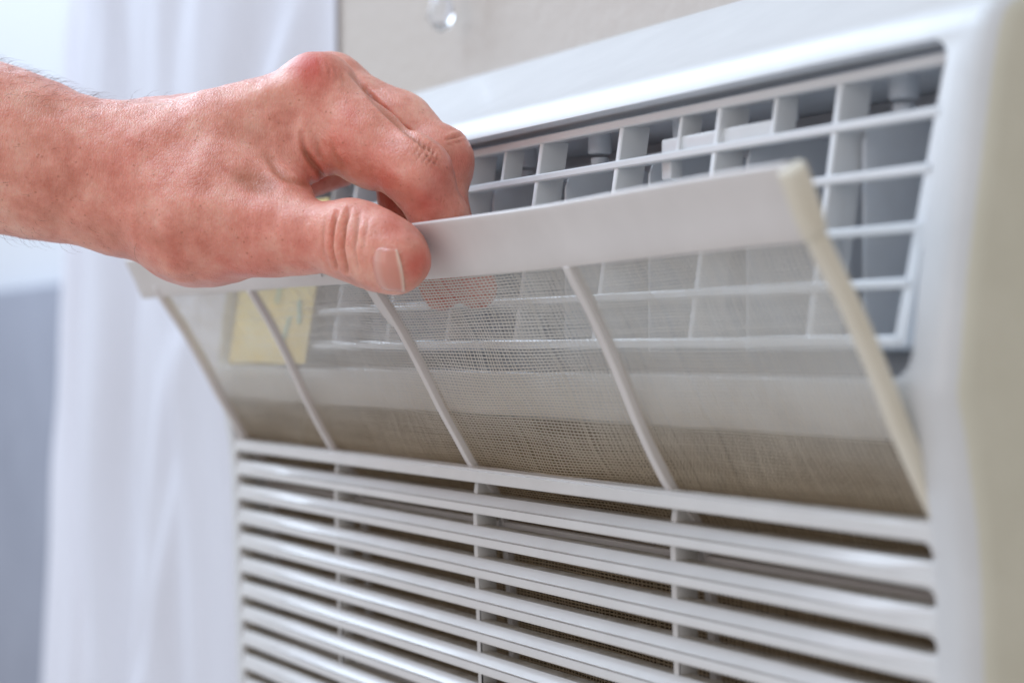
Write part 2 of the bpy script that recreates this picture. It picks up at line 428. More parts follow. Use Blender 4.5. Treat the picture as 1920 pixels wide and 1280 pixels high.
# centreline of the filter sheet, from flange down behind the slats
CL = [(-.0370, .0359), (-.0335, .0290), (-.0300, .0215), (-.0225, .0105), (-.0170, .0015), (-.0119, -.0075), (-.0070, -.0165), (-.0016, -.0255), (.0030, -.0330), (.0076, -.0378), (.0108, -.0425), (.0135, -.0500), (.0155, -.0650), (.0170, -.0900), (.0175, -.1250), (.0180, -.1900)]
CL = np.array(CL)
def catmull(P, m=12):
    out = []
    for i in range(len(P) - 1):
        p0, p1, p2, p3 = P[max(i - 1, 0)], P[i], P[i + 1], P[min(i + 2, len(P) - 1)]
        for k in range(m):
            t = k / m
            out.append(.5 * ((2 * p1) + (-p0 + p2) * t + (2 * p0 - 5 * p1 + 4 * p2 - p3) * t * t + (-p0 + 3 * p1 - 3 * p2 + p3) * t ** 3))
    out.append(P[-1]); return np.array(out)
CC = catmull(CL); SS = np.concatenate([[0], np.cumsum(np.linalg.norm(np.diff(CC, axis=0), axis=1))])
def fs(s):
    """(Y, Z) and unit normal towards the room at arc length s below the flange's top"""
    y = np.interp(s, SS, CC[:, 0]); z = np.interp(s, SS, CC[:, 1])
    y2 = np.interp(s + .001, SS, CC[:, 0]); z2 = np.interp(s + .001, SS, CC[:, 1]); y1 = np.interp(s - .001, SS, CC[:, 0]); z1 = np.interp(s - .001, SS, CC[:, 1])
    d = np.array([y2 - y1, z2 - z1]); d = d / np.linalg.norm(d); return y, z, d[1], -d[0]   # normal (ny,nz)
FL = .0165                                    # flange depth (arc length)
SEND = SS[-1] - .03
_px = np.linspace(-.24, .24, 241)               # the pinched, flexed handle strip: bow towards the room along its length
_py = np.interp(_px, [-.22, -.198, -.112, -.006, .04, .101, .15, .198], [-.0016, -.0004, .0040, .0, -.0002, .0062, .0044, .0026])
_py = np.convolve(np.pad(_py, 24, mode='edge'), np.hanning(49) / np.hanning(49).sum(), mode='valid')
def pull(x): return float(np.interp(x, _px, _py))
def drop(x): return -.0015 * math.exp(-((x - .035) / .08) ** 2) + .0005 * max(0, min(1, (x - .1) / .08))
def strip(name, x0, x1, s0, s1, th, proud, mat, parent, nx=1, ns=40, xs=None, bev=.0005):
    V = []; F = []; xs = xs if xs is not None else np.linspace(x0, x1, nx + 1); sv = np.linspace(s0, s1, ns + 1)
    for lay in (proud, proud - th):
        for s in sv:
            y, z, ny, nz = fs(s)
            for x in xs:
                pz = pull(x) * max(0, 1 - s / .07); V.append((x, y + ny * lay + pz, z + nz * lay + drop(x) * max(0, 1 - s / .07)))
    a = len(xs); b = a * len(sv)
    for i in range(len(sv) - 1):
        for j in range(a - 1):
            q = i * a + j; F.append((q, q + 1, q + a + 1, q + a)); F.append((b + q, b + q + a, b + q + a + 1, b + q + 1))
    for j in range(a - 1):
        F.append((j, b + j, b + j + 1, j + 1)); q = (len(sv) - 1) * a + j; F.append((q, q + 1, b + q + 1, b + q))
    for i in range(len(sv) - 1):
        q = i * a; F.append((q, q + a, b + q + a, b + q)); q = i * a + a - 1; F.append((q, b + q, b + q + a, q + a))
    o = obj(name, V, F, mat, parent, smooth=True); fixn(o)
    return bake(o, [('BEVEL', dict(width=bev, segments=3, limit_method='ANGLE', angle_limit=math.radians(50)))], 40)
# flange: front plate + turned-back top lip
strip('handle_strip', -.2195, .1985, 0, FL, .0016, .0010, filtm, af, ns=8, xs=np.linspace(-.2195, .1985, 40), bev=.0005)
def lip():
    V = []; F = []; xs = np.linspace(-.2190, .1980, 40); y, z, ny, nz = fs(.0003)
    for x in xs:
        p = pull(x)
        for (dy, dz) in ((-.0001, -.0001), (.0048, .0006), (.0050, -.0009), (.0012, -.0016)): V.append((x, y + dy + p, z + dz + drop(x)))
    for i in range(len(xs) - 1):
        for j in range(4): k = (j + 1) % 4; F.append((4 * i + j, 4 * i + k, 4 * i + 4 + k, 4 * i + 4 + j))
    F.append((0, 1, 2, 3)); b = 4 * (len(xs) - 1); F.append((b + 3, b + 2, b + 1, b))
    o = obj('handle_lip', V, F, filtm, af, smooth=True); fixn(o); bake(o, [('BEVEL', dict(width=.0004, segments=2, limit_method='ANGLE', angle_limit=math.radians(50)))], 40)
lip()
# end cap at the near end of the strip
V = []; y, z, ny, nz = fs(.0082)
cp = []
for sx, q in ((.2041, 0), (.2066, .4)):
    pass
def endcap(x0, x1):
    V = []; F = []; n = 10
    for x, sh in ((x0, 0), (x0 + (x1 - x0) * .7, .0004), (x1, .0014)):
        P = []
        for s, l in ((.0016 + sh, .0012 - sh), (.0045, .0013 - sh * .6), (.0115, .0013 - sh * .6), (FL - sh, .0012 - sh), (FL - sh, -.0042 + sh), (.0115, -.0048 + sh), (.0045, -.0050 + sh), (.0012 + sh, -.0050 + sh)):
            yy, zz, ny, nz = fs(s); P.append((x, yy + ny * l, zz + nz * l + .0001))
        V += P
    for i in range(2):
        for j in range(8): k = (j + 1) % 8; F.append((8 * i + j, 8 * i + k, 8 * i + 8 + k, 8 * i + 8 + j))
    F.append(tuple(range(8))); F.append(tuple(range(23, 15, -1)))
    o = obj('end_cap', V, F, warm_end, af, smooth=True); fixn(o); bake(o, [('BEVEL', dict(width=.0006, segments=3, limit_method='ANGLE', angle_limit=math.radians(40)))], 50)
endcap(.1987, .2022)
for x, wd, mt_ in ((-.1985, .0034, filtm), (.1992, .0034, warm_end)):
    strip('side_rail', x - wd / 2, x + wd / 2, FL - .0045, SEND, .0036, .0018, mt_, af, nx=1, ns=50, bev=.0006)
for x in RX:
    strip('filter_rib', x - .0014 + .0004, x + .0014 + .0004, FL - .0005, SEND, .0026, .0014, filtm, af, nx=1, ns=50, bev=.0003)
for s in (float(np.interp(.0528, -CC[:, 1], SS)), .16):
    strip('filter_crossbar', -.1965, .1968, s - .0026, s + .0026, .0020, .0013, filtm, af, ns=3, xs=np.linspace(-.1965, .1968, 12), bev=.0005)
# rounded tongue hanging behind the middle rib
def tongue():
    n = 10; O = [(-.0065, FL - .001)] + [(-.0065 + .0, .024)] ; P2 = [(-.0068, FL - .001), (-.0066, .0235)]
    for i in range(n + 1):
        a = math.pi - math.pi / 2 * i / n; P2.append((-.0002 + .0062 * math.cos(a), .0270 + .0062 * math.sin(a)))
    P2 += [(.0, FL - .001)]
    V = []; F = []
    for l in (.0004, -.0012):
        for dx, s in P2:
            y, z, ny, nz = fs(s); x = RX[1] + .0002 - (.0 + dx) * -1; V.append((RX[1] - .0006 + dx, y + ny * l + pull(x) * max(0, 1 - s / .07), z + nz * l + drop(x) * max(0, 1 - s / .07)))
    m = len(P2); F = [tuple(range(m)), tuple(range(2 * m - 1, m - 1, -1))] + [(i, (i + 1) % m, m + (i + 1) % m, m + i) for i in range(m)]
    o = obj('pull_tab', V, F, filtm, af); fixn(o); bake(o, [('BEVEL', dict(width=.0004, segments=2, limit_method='ANGLE', angle_limit=math.radians(50)))])
tongue()
# moulded arrow outline on the strip
V = []; F = []
def on_strip(x, s, l):
    y, z, ny, nz = fs(s); return Vector((x, y + ny * l + pull(x) * max(0, 1 - s / .07), z + nz * l + drop(x) * max(0, 1 - s / .07)))
arrow = [(-.052, .0088), (-.049, .0078), (-.045, .0076), (-.041, .0084), (-.037, .0100), (-.034, .0098), (-.0335, .0122), (-.0395, .0134), (-.0385, .0118), (-.0430, .0108), (-.048, .0112), (-.0505, .0125), (-.053, .0108), (-.052, .0088)]
V, F = tube([on_strip(x, s, .0010) for x, s in arrow], .00022, 6); obj('moulded_arrow', V, F, filtm, af, smooth=True)

# woven mesh of the filter: every thread is real
M = MT('mesh_thread'); v = M.coord()
tr = M.n('ShaderNodeBsdfTranslucent'); tr.inputs[0].default_value = (.90, .87, .82, 1); mix = M.n('ShaderNodeMixShader'); mix.inputs[0].default_value = .45
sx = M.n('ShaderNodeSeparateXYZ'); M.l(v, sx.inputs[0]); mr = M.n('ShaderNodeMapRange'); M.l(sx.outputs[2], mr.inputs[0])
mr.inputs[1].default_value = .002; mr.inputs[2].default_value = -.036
pale_tone = M.ramp(M.noise(v, 90, 4, .7), [(.30, (.96, .95, .92)), (.72, (.88, .85, .79))]); dust_shade = M.ramp(M.noise(v, 120, 4, .7), [(.30, (.68, .54, .36)), (.72, (.53, .39, .23))])
dk = M.n('ShaderNodeMix', _data_type='RGBA'); M.l(mr.outputs[0], dk.inputs[0]); M.l(pale_tone, dk.inputs[6]); M.l(dust_shade, dk.inputs[7])  # tan grows downwards: thread dust plus shade painted into the colour
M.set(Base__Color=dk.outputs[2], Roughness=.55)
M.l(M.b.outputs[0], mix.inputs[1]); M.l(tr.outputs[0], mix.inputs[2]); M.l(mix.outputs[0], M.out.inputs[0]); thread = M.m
def cloth():
    rng = np.random.RandomState(3)
    s0, s1 = FL + .0002, SEND; x0, x1 = -.1975, .1980
    ribs = np.array([-.1985] + RX + [.199])
    def pos(x, s, off):
        y = np.interp(s, SS, CC[:, 0]); z = np.interp(s, SS, CC[:, 1])
        dy = np.interp(s + .001, SS, CC[:, 0]) - np.interp(s - .001, SS, CC[:, 0]); dz = np.interp(s + .001, SS, CC[:, 1]) - np.interp(s - .001, SS, CC[:, 1])
        L = np.hypot(dy, dz); ny, nz = dz / L, -dy / L
        # loose cloth: sags and ripples between the ribs
        k = np.clip(np.searchsorted(ribs, x) - 1, 0, 3); u = (x - ribs[k]) / (ribs[k + 1] - ribs[k]); env = np.sin(np.pi * np.clip(u, 0, 1)) ** .6
        wav = env * (.0005 * np.sin(s * 190 + 7 * u + k) + .00018 * np.sin(s * 420 - 9 * u + 2 * k) + .0008 * np.sin(s * 60 + 2 * k))
        o = off + wav - .0006
        p = np.interp(x, _px, _py) * np.clip(1 - s / .07, 0, 1)
        dz_ = (-.0015 * np.exp(-((x - .035) / .08) ** 2) + .0005 * np.clip((x - .1) / .08, 0, 1)) * np.clip(1 - s / .07, 0, 1)
        return np.stack([x, y + ny * o + p, z + nz * o + dz_], -1), np.stack([0 * x, ny, nz], -1)
    Vs = []; Fs = []; base = 0
    def add(line, nrm, wdt, thk):
        nonlocal base
        d = np.gradient(line, axis=0); d /= np.linalg.norm(d, axis=1)[:, None] + 1e-12
        b = np.cross(d, nrm); n = len(line)
        v = np.stack([line + b * wdt / 2, line + nrm * thk, line - b * wdt / 2], 1).reshape(-1, 3)
        i = np.arange(n - 1)[:, None] * 3; f = []
        for j in range(3):
            k = (j + 1) % 3; f.append(np.concatenate([i + j, i + k, i + 3 + k, i + 3 + j], 1))
        Vs.append(v); Fs.append(np.concatenate(f) + base); base += len(v)
    hp, vpz = .00092, .00185
    xs = np.linspace(x0, x1, 150); s = s0
    while s < s1:
        js = s + .00012 * np.sin(xs * 50 + s * 250) + .0006 * np.sin(xs * 23 + 1) * np.exp(-((s - .05) / .02) ** 2)
        L, N = pos(xs, js, rng.normal(0, .00002)); wv = .00044 + .00005 * rng.rand(); add(L, N, wv, .00009); s += hp * (1 + .06 * rng.randn())
    sv = np.linspace(s0, s1, 90); x = x0
    while x < x1:
        xv = x + .00022 * np.sin(sv * 300 + x * 90) + .00012 * rng.randn()
        L, N = pos(xv, sv, .00006); add(L, N, .00060 + .00007 * rng.rand(), .00009); x += vpz * (1 + .08 * rng.randn() + .22 * math.sin(x * 900) * math.sin(x * 230))
    V = np.concatenate(Vs); F = np.concatenate(Fs)
    me = bpy.data.meshes.new('woven_mesh'); me.vertices.add(len(V)); me.vertices.foreach_set('co', V.ravel().astype(np.float32))
    me.loops.add(F.size); me.loops.foreach_set('vertex_index', F.ravel().astype(np.int32))
    me.polygons.add(len(F)); me.polygons.foreach_set('loop_start', np.arange(0, F.size, 4, dtype=np.int32)); me.polygons.foreach_set('loop_total', np.full(len(F), 4, dtype=np.int32))
    me.update(calc_edges=True); me.materials.append(thread); me.polygons.foreach_set('use_smooth', np.ones(len(F), bool))
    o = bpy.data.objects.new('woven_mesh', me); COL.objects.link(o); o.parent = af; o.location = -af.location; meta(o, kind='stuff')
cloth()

# ------------------------------------------------------------------ the hand (implicit surface, one continuous skin)
def smin(a, b, k):
    h = np.clip(.5 + .5 * (b - a) / k, 0, 1); return b + (a - b) * h - k * h * (1 - h)
class Field:
    def __init__(s, lo, hi, h):
        s.lo = np.array(lo); s.h = h; s.n = np.ceil((np.array(hi) - s.lo) / h).astype(int) + 1
        s.ax = [s.lo[i] + h * np.arange(s.n[i]) for i in range(3)]
    def new(s): return np.full(s.n, .05, np.float32)
    def cone(s, D, p, q, r0, r1, k, pad=.012):
        p, q = np.array(p), np.array(q); R = max(r0, r1) + pad
        lo = np.minimum(p, q) - R; hi = np.maximum(p, q) + R
        sl = tuple(slice(max(0, int((lo[i] - s.lo[i]) / s.h)), max(0, min(s.n[i], int((hi[i] - s.lo[i]) / s.h) + 2))) for i in range(3))
        X, Y, Z = np.meshgrid(s.ax[0][sl[0]], s.ax[1][sl[1]], s.ax[2][sl[2]], indexing='ij', sparse=True)
        d = q - p; L2 = max(float(d @ d), 1e-12)
        t = np.clip(((X - p[0]) * d[0] + (Y - p[1]) * d[1] + (Z - p[2]) * d[2]) / L2, 0, 1)
        dist = np.sqrt((X - p[0] - t * d[0]) ** 2 + (Y - p[1] - t * d[1]) ** 2 + (Z - p[2] - t * d[2]) ** 2) - (r0 + (r1 - r0) * t)
        D[sl] = smin(D[sl], dist.astype(np.float32), k)
def surface_nets(D, lo, h):
    n = np.array(D.shape); ins = D < 0
    c = np.zeros(n - 1, np.int8)
    for i in (0, 1):
        for j in (0, 1):
            for k in (0, 1): c += ins[i:n[0] - 1 + i, j:n[1] - 1 + j, k:n[2] - 1 + k]
    act = (c > 0) & (c < 8); idx = -np.ones(n - 1, np.int64); A = np.argwhere(act); idx[act] = np.arange(len(A))
    P = np.zeros((len(A), 3)); cnt = np.zeros(len(A))
    cor = [(i, j, k) for i in (0, 1) for j in (0, 1) for k in (0, 1)]
    for a in cor:
        for ax in range(3):
            if a[ax]: continue
            b = list(a); b[ax] = 1
            va = D[A[:, 0] + a[0], A[:, 1] + a[1], A[:, 2] + a[2]]; vb = D[A[:, 0] + b[0], A[:, 1] + b[1], A[:, 2] + b[2]]
            m = (va < 0) != (vb < 0); t = np.where(m, va / (va - vb + 1e-20), 0)
            q = A + np.array(a); q = q.astype(float); q[:, ax] += t
            P[m] += q[m]; cnt[m] += 1
    P = P / cnt[:, None] * h + lo
    F = []
    for ax in range(3):
        u, v = (ax + 1) % 3, (ax + 2) % 3
        sl0 = [slice(1, n[i] - 1) for i in range(3)]; sl1 = list(sl0); sl0[ax] = slice(0, n[ax] - 1); sl1[ax] = slice(1, n[ax])
        s0, s1 = ins[tuple(sl0)], ins[tuple(sl1)]; E = np.argwhere(s0 != s1); flip = s0[s0 != s1]
        off = np.array([1, 1, 1]); off[ax] = 0; E = E + off
        du = np.zeros(3, int); du[u] = 1; dv = np.zeros(3, int); dv[v] = 1
        g = lambda e: idx[e[:, 0], e[:, 1], e[:, 2]]
        q = np.stack([g(E - du - dv), g(E - dv), g(E), g(E - du)], 1); q[~flip] = q[~flip][:, ::-1]; F.append(q)
    return P, np.concatenate(F)

def build_hand():
    MM = .001
    P = campt
    lo = P(-330, 640, .60) + np.array([0, 0, 0]); 
    fld = Field((-.205, .0, .455), (-.004, .098, .630), .00068)
    palm = fld.new(); C = fld.cone
    # ---- forearm (x left of the wrist), two bones wide in depth
    for dt, k in ((-.004, .010), (.016, .010)):
        C(palm, P(-420, 236, .545 + dt), P(-120, 258, .543 + dt), .0265, .0245, .010)
        C(palm, P(-120, 258, .543 + dt), P(20, 284, .541 + dt), .0245, .0212, .010)
        C(palm, P(20, 286, .541 + dt), P(120, 316, .539 + dt), .0212, .0186, .010)
        C(palm, P(120, 316, .539 + dt), P(225, 334, .539 + dt), .0186, .0178, .010)
        C(palm, P(225, 334, .539 + dt), P(320, 330, .541 + dt), .0178, .0170, .010)
    # ---- metacarpals: index .. little
    C(palm, P(270, 310, .533), P(420, 262, .532), .0150, .0130, .009)
    C(palm, P(420, 262, .532), P(588, 172, .531), .0130, .0092, .007)
    C(palm, P(270, 300, .548), P(600, 172, .549), .0145, .0092, .009)
    C(palm, P(270, 310, .562), P(590, 200, .566), .0140, .0085, .009)
    C(palm, P(260, 330, .574), P(560, 250, .582), .0130, .0080, .009)
    # ---- palm body and first web muscle
    C(palm, P(300, 350, .545), P(480, 320, .545), .0190, .0140, .012)
    C(palm, P(330, 330, .528), P(520, 290, .528), .0140, .0090, .009)
    C(palm, P(500, 285, .530), P(572, 300, .529), .0085, .0068, .006)
    # ---- thumb metacarpal and thenar pad
    C(palm, P(250, 372, .530), P(370, 415, .522), .0140, .0158, .010)
    C(palm, P(370, 418, .522), P(510, 430, .513), .0158, .0122, .009)
    C(palm, P(370, 440, .535), P(500, 440, .530), .0130, .0100, .010)
    C(palm, P(420, 360, .520), P(520, 375, .516), .0110, .0085, .009)
    # MCP knuckle bumps
    C(palm, P(592, 160, .5305), P(606, 158, .5305), .0086, .0084, .004)
    C(palm, P(618, 158, .549), P(628, 158, .549), .0084, .0082, .004)
    # ---- thumb
    th = fld.new()
    C(th, P(490, 432, .514), P(560, 442, .507), .0120, .0098, .006)
    C(th, P(560, 442, .507), P(650, 448, .4985), .0098, .0094, .004)
    C(th, P(650, 448, .4985), P(672, 452, .4955), .0100, .0096, .003)
    C(th, P(672, 454, .4955), P(715, 472, .489), .0092, .0094, .005)
    C(th, P(715, 472, .489), P(748, 490, .4845), .0094, .0080, .005)
    C(th, P(700, 468, .497), P(742, 484, .491), .0088, .0078, .005)
    # ---- index
    ix = fld.new()
    C(ix, P(598, 178, .531), P(684, 262, .524), .0100, .0095, .004)
    C(ix, P(684, 262, .524), P(776, 322, .516), .0095, .0086, .005)
    C(ix, P(612, 256, .530), P(700, 302, .5235), .0086, .0078, .005)
    C(ix, P(772, 314, .516), P(790, 330, .5145), .0092, .0090, .003)
    C(ix, P(786, 330, .516), P(824, 410, .516), .0084, .0076, .004)
    C(ix, P(824, 410, .516), P(830, 450, .519), .0078, .0074, .003)
    C(ix, P(830, 450, .519), P(826, 540, .521), .0074, .0062, .004)
    # ---- middle
    md = fld.new()
    C(md, P(622, 172, .549), P(745, 240, .540), .0100, .0097, .004)
    C(md, P(745, 240, .540), P(826, 297, .533), .0097, .0084, .005)
    C(md, P(822, 295, .533), P(828, 306, .533), .0088, .0086, .003)
    C(md, P(828, 304, .533), P(830, 410, .530), .0080, .0072, .004)
    C(md, P(830, 410, .530), P(893, 540, .521), .0074, .0060, .004)
    # ---- ring and little finger curled behind
    rg = fld.new()
    C(rg, P(600, 205, .566), P(735, 275, .559), .0090, .0082, .004)
    C(rg, P(735, 275, .559), P(757, 385, .556), .0078, .0066, .004)
    C(rg, P(757, 385, .556), P(775, 480, .550), .0066, .0056, .004)
    lt = fld.new()
    C(lt, P(565, 240, .582), P(650, 280, .576), .0080, .0070, .004)
    C(lt, P(650, 280, .576), P(720, 300, .572), .0066, .0060, .004)
    C(lt, P(720, 300, .572), P(760, 350, .568), .0058, .0050, .004)
    # palm heel seen through the gap between thumb and index
    C(palm, P(480, 340, .575), P(635, 322, .575), .0110, .0050, .006)
    D = smin(smin(ix, md, .0012), smin(rg, lt, .0012), .0012)
    D = smin(D, palm, .0050)
    D = smin(D, th, .0042)
    D[0] = np.maximum(D[0], .0003)
    V, F = surface_nets(D, fld.lo, fld.h)
    # normals
    def normals(V):
        a = V[F[:, 2]] - V[F[:, 0]]; b = V[F[:, 3]] - V[F[:, 1]]; n = np.cross(a, b); N = np.zeros_like(V)
        for j in range(4): np.add.at(N, F[:, j], n)
        return N / (np.linalg.norm(N, axis=1)[:, None] + 1e-12)
    # light relaxation
    for _ in range(3):
        S = np.zeros_like(V); c = np.zeros(len(V))
        for j in range(4):
            k = (j + 1) % 4; np.add.at(S, F[:, j], V[F[:, k]]); np.add.at(c, F[:, j], 1); np.add.at(S, F[:, k], V[F[:, j]]); np.add.at(c, F[:, k], 1)
        V = V * .5 + .5 * S / c[:, None]
    N = normals(V)
    # orient outward
    ctr = P(400, 340, .545); 
    if np.mean(np.einsum('ij,ij->i', N, V - ctr) > 0) < .5: F = F[:, ::-1]; N = -N
    px = 960 + FPX * V[:, 0] / V[:, 2]; py = 640 - FPX * V[:, 1] / V[:, 2]
    toward = np.clip(-N[:, 2] * 3 + .6, 0, 1)
    disp = np.zeros(len(V))
    def crease(pts, wd, dep, lip=.35, msk=None):
        nonlocal disp
        best = np.full(len(V), 1e9); tt = np.zeros(len(V)); n = len(pts) - 1
        for i in range(n):
            a = np.array(pts[i], float); b = np.array(pts[i + 1], float); d = b - a
            t = np.clip(((px - a[0]) * d[0] + (py - a[1]) * d[1]) / (d @ d), 0, 1)
            q = np.hypot(px - a[0] - t * d[0], py - a[1] - t * d[1]); m = q < best; best[m] = q[m]; tt[m] = (i + t[m]) / n
        env = np.sin(np.pi * np.clip(tt * .9 + .05, 0, 1)) ** .5
        g = np.exp(-(best / wd) ** 2); l = np.exp(-((best - wd * 2.0) / (wd * 1.1)) ** 2)
        k = toward * env if msk is None else toward * env * msk
        disp += (-g * dep + l * dep * lip) * k
    near = V[:, 2] < .526
    mid = V[:, 2] < .545
    # thumb joint folds
    crease([(632, 400), (625, 430), (624, 465), (630, 500)], 3.8, .0013, .5, near)
    crease([(655, 395), (646, 425), (643, 465), (650, 508)], 4.0, .0015, .5, near)
    crease([(676, 398), (668, 425), (664, 465), (672, 505)], 3.4, .0007, .4, near)
    crease([(610, 405), (604, 440), (606, 480)], 3.0, .0004, .3, near)
    crease([(692, 410), (684, 440), (682, 470)], 3.0, .0004, .3, near)
    # folds of the web under the index base
    crease([(566, 250), (570, 282), (585, 305), (604, 332), (610, 350)], 5.5, .0015, .3, mid)
    crease([(622, 265), (626, 295), (645, 322)], 6.5, .0004, .3, mid)
    crease([(500, 290), (520, 318), (548, 338), (600, 352)], 8.0, .0009, .2, mid)
    crease([(592, 255), (596, 285), (606, 312)], 4.5, .0003, .2, mid)
    # knuckle wrinkles: index middle joint
    for dx, dp in ((-24, .0002), (-16, .0003), (-8, .0004), (1, .0005), (9, .0004), (17, .0003)):
        crease([(806 + dx, 272 + dx * .75), (801 + dx, 288 + dx * .75), (790 + dx, 304 + dx * .75)], 2.2, dp, .6, mid)
    crease([(792, 276), (806, 300), (826, 312)], 2.8, .0004, .6, mid)
    crease([(660, 140), (705, 190), (760, 245), (812, 285)], 5.0, .0012, .25)
    # middle finger joint
    crease([(838, 262), (850, 258), (866, 254)], 3.0, .0006, .5); crease([(836, 274), (848, 268), (868, 264)], 2.5, .0004, .4)
    # first knuckle wrinkles
    for q in ((598, 116), (612, 118), (625, 124), (638, 136)): crease([q, (q[0] + 6, q[1] + 16), (q[0] + 4, q[1] + 32)], 2.4, .00028, .5)
    # tendon ridges and wrist lines
    def ridge(a, b, wd, h):
        nonlocal disp
        a = np.array(a, float); b = np.array(b, float); d = b - a; t = np.clip(((px - a[0]) * d[0] + (py - a[1]) * d[1]) / (d @ d), 0, 1)
        q = np.hypot(px - a[0] - t * d[0], py - a[1] - t * d[1]); disp += h * np.exp(-(q / wd) ** 2) * toward * np.sin(np.pi * np.clip(t, .02, .98))
    ridge((300, 372), (520, 405), 26, .0012); ridge((170, 262), (380, 235), 30, .0008); ridge((420, 205), (580, 145), 18, .0007)
    ridge((575, 205), (560, 300), 16, .0009)
    ridge((430, 320), (530, 360), 20, -.0012)
    # broad unevenness of living skin
    nz = np.array([mnoise.fractal(Vector(p * 95), 1.0, 2.0, 3) for p in V[::1]]) if len(V) < 260000 else 0
    disp += .00045 * nz
    V = V + N * disp[:, None]
    # redness attribute (colour of the skin itself)
    red = np.zeros(len(V))
    for x, y, r, s in ((582, 130, 40, 1.0), (655, 212, 16, .55), (812, 335, 46, .5), (800, 375, 60, .6), (862, 300, 40, .5), (786, 492, 40, .75), (740, 420, 36, .5), (765, 445, 34, .4), (600, 330, 34, .6), (640, 260, 70, .35),
                       (470, 420, 80, .30), (450, 505, 80, .45), (300, 480, 90, .3), (215, 290, 60, .30), (240, 330, 120, .2), (700, 300, 60, .35), (720, 350, 50, .5), (560, 470, 60, .35), (850, 560, 60, .9), (630, 345, 40, .4), (740, 390, 40, .5)):
        red = np.maximum(red, s * np.exp(-(((px - x) / r) ** 2 + ((py - y) / r) ** 2)))
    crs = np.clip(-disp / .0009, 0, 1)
    W3 = to_world(V)
    me = bpy.data.meshes.new('hand'); me.vertices.add(len(W3)); me.vertices.foreach_set('co', W3.ravel().astype(np.float32))
    me.loops.add(F.size); me.loops.foreach_set('vertex_index', np.ascontiguousarray(F).ravel().astype(np.int32))
    me.polygons.add(len(F)); me.polygons.foreach_set('loop_start', np.arange(0, F.size, 4, dtype=np.int32)); me.polygons.foreach_set('loop_total', np.full(len(F), 4, dtype=np.int32))
    me.update(calc_edges=True); me.polygons.foreach_set('use_smooth', np.ones(len(F), bool))
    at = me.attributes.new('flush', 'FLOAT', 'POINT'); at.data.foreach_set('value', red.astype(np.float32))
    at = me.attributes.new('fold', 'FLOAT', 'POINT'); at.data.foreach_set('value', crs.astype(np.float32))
    return me, V, N, px, py, F

M = MT('skin'); v = M.coord()
a = M.n('ShaderNodeAttribute'); a.attribute_name = 'flush'; b_ = M.n('ShaderNodeAttribute'); b_.attribute_name = 'fold'
basec = M.ramp(M.noise(v, 95, 5, .7), [(.30, (.62, .22, .155)), (.5, (.79, .35, .265)), (.70, (.89, .50, .39))])
mm = M.n('ShaderNodeMath', _operation='MULTIPLY_ADD'); M.l(M.noise(v, 160, 3, .6), mm.inputs[0]); mm.inputs[1].default_value = .9; mm.inputs[2].default_value = .35
m2 = M.n('ShaderNodeMath', _operation='MULTIPLY'); M.l(a.outputs['Fac'], m2.inputs[0]); M.l(mm.outputs[0], m2.inputs[1])
k1 = M.n('ShaderNodeMix', _data_type='RGBA'); M.l(m2.outputs[0], k1.inputs[0]); M.l(basec, k1.inputs[6]); k1.inputs[7].default_value = (.66, .10, .075, 1)
# pores / freckles
vor = M.n('ShaderNodeTexVoronoi'); vor.inputs['Scale'].default_value = 520; M.l(v, vor.inputs['Vector'])
fr = M.ramp(vor.outputs['Distance'], [(.10, (1, 1, 1)), (.24, (0, 0, 0))])
gate = M.ramp(M.noise(v, 300, 2), [(.45, (0, 0, 0)), (.60, (1, 1, 1))])
m3 = M.n('ShaderNodeMath', _operation='MULTIPLY'); M.l(fr, m3.inputs[0]); M.l(gate, m3.inputs[1])
m4 = M.n('ShaderNodeMath', _operation='MULTIPLY'); M.l(m3.outputs[0], m4.inputs[0]); m4.inputs[1].default_value = .5
k2 = M.n('ShaderNodeMix', _data_type='RGBA'); M.l(m4.outputs[0], k2.inputs[0]); M.l(k1.outputs[2], k2.inputs[6]); k2.inputs[7].default_value = (.40, .13, .07, 1)
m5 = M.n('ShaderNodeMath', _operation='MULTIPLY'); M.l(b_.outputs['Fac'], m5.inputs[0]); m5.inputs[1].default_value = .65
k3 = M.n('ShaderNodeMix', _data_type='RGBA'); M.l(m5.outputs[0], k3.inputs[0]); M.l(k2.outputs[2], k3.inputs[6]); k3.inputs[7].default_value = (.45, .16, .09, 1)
M.set(Base__Color=k3.outputs[2], Roughness=.35, IOR=1.46)
M.b.inputs['Subsurface Weight'].default_value = .45; M.b.inputs['Subsurface Radius'].default_value = (1.0, .35, .2); M.b.inputs['Subsurface Scale'].default_value = .0030
v2 = M.n('ShaderNodeTexVoronoi'); v2.feature = 'DISTANCE_TO_EDGE'; v2.inputs['Scale'].default_value = 900
wv = M.n('ShaderNodeMapping'); wv.inputs['Rotation'].default_value = (.3, .5, .9); wv.inputs['Scale'].default_value = (1, 1.4, .55); M.l(v, wv.inputs[0]); M.l(wv.outputs[0], v2.inputs['Vector'])
ed = M.ramp(v2.outputs['Distance'], [(.0, (0, 0, 0)), (.22, (1, 1, 1))])
b1 = M.bump(M.noise(v, 240, 4, .6), .55, .0006)
b2 = M.bump(ed, .42, .00016, b1)
b3 = M.bump(m3.outputs[0], .25, .0002, b2)
M.l(b3, M.b.inputs['Normal'])
skin = M.m

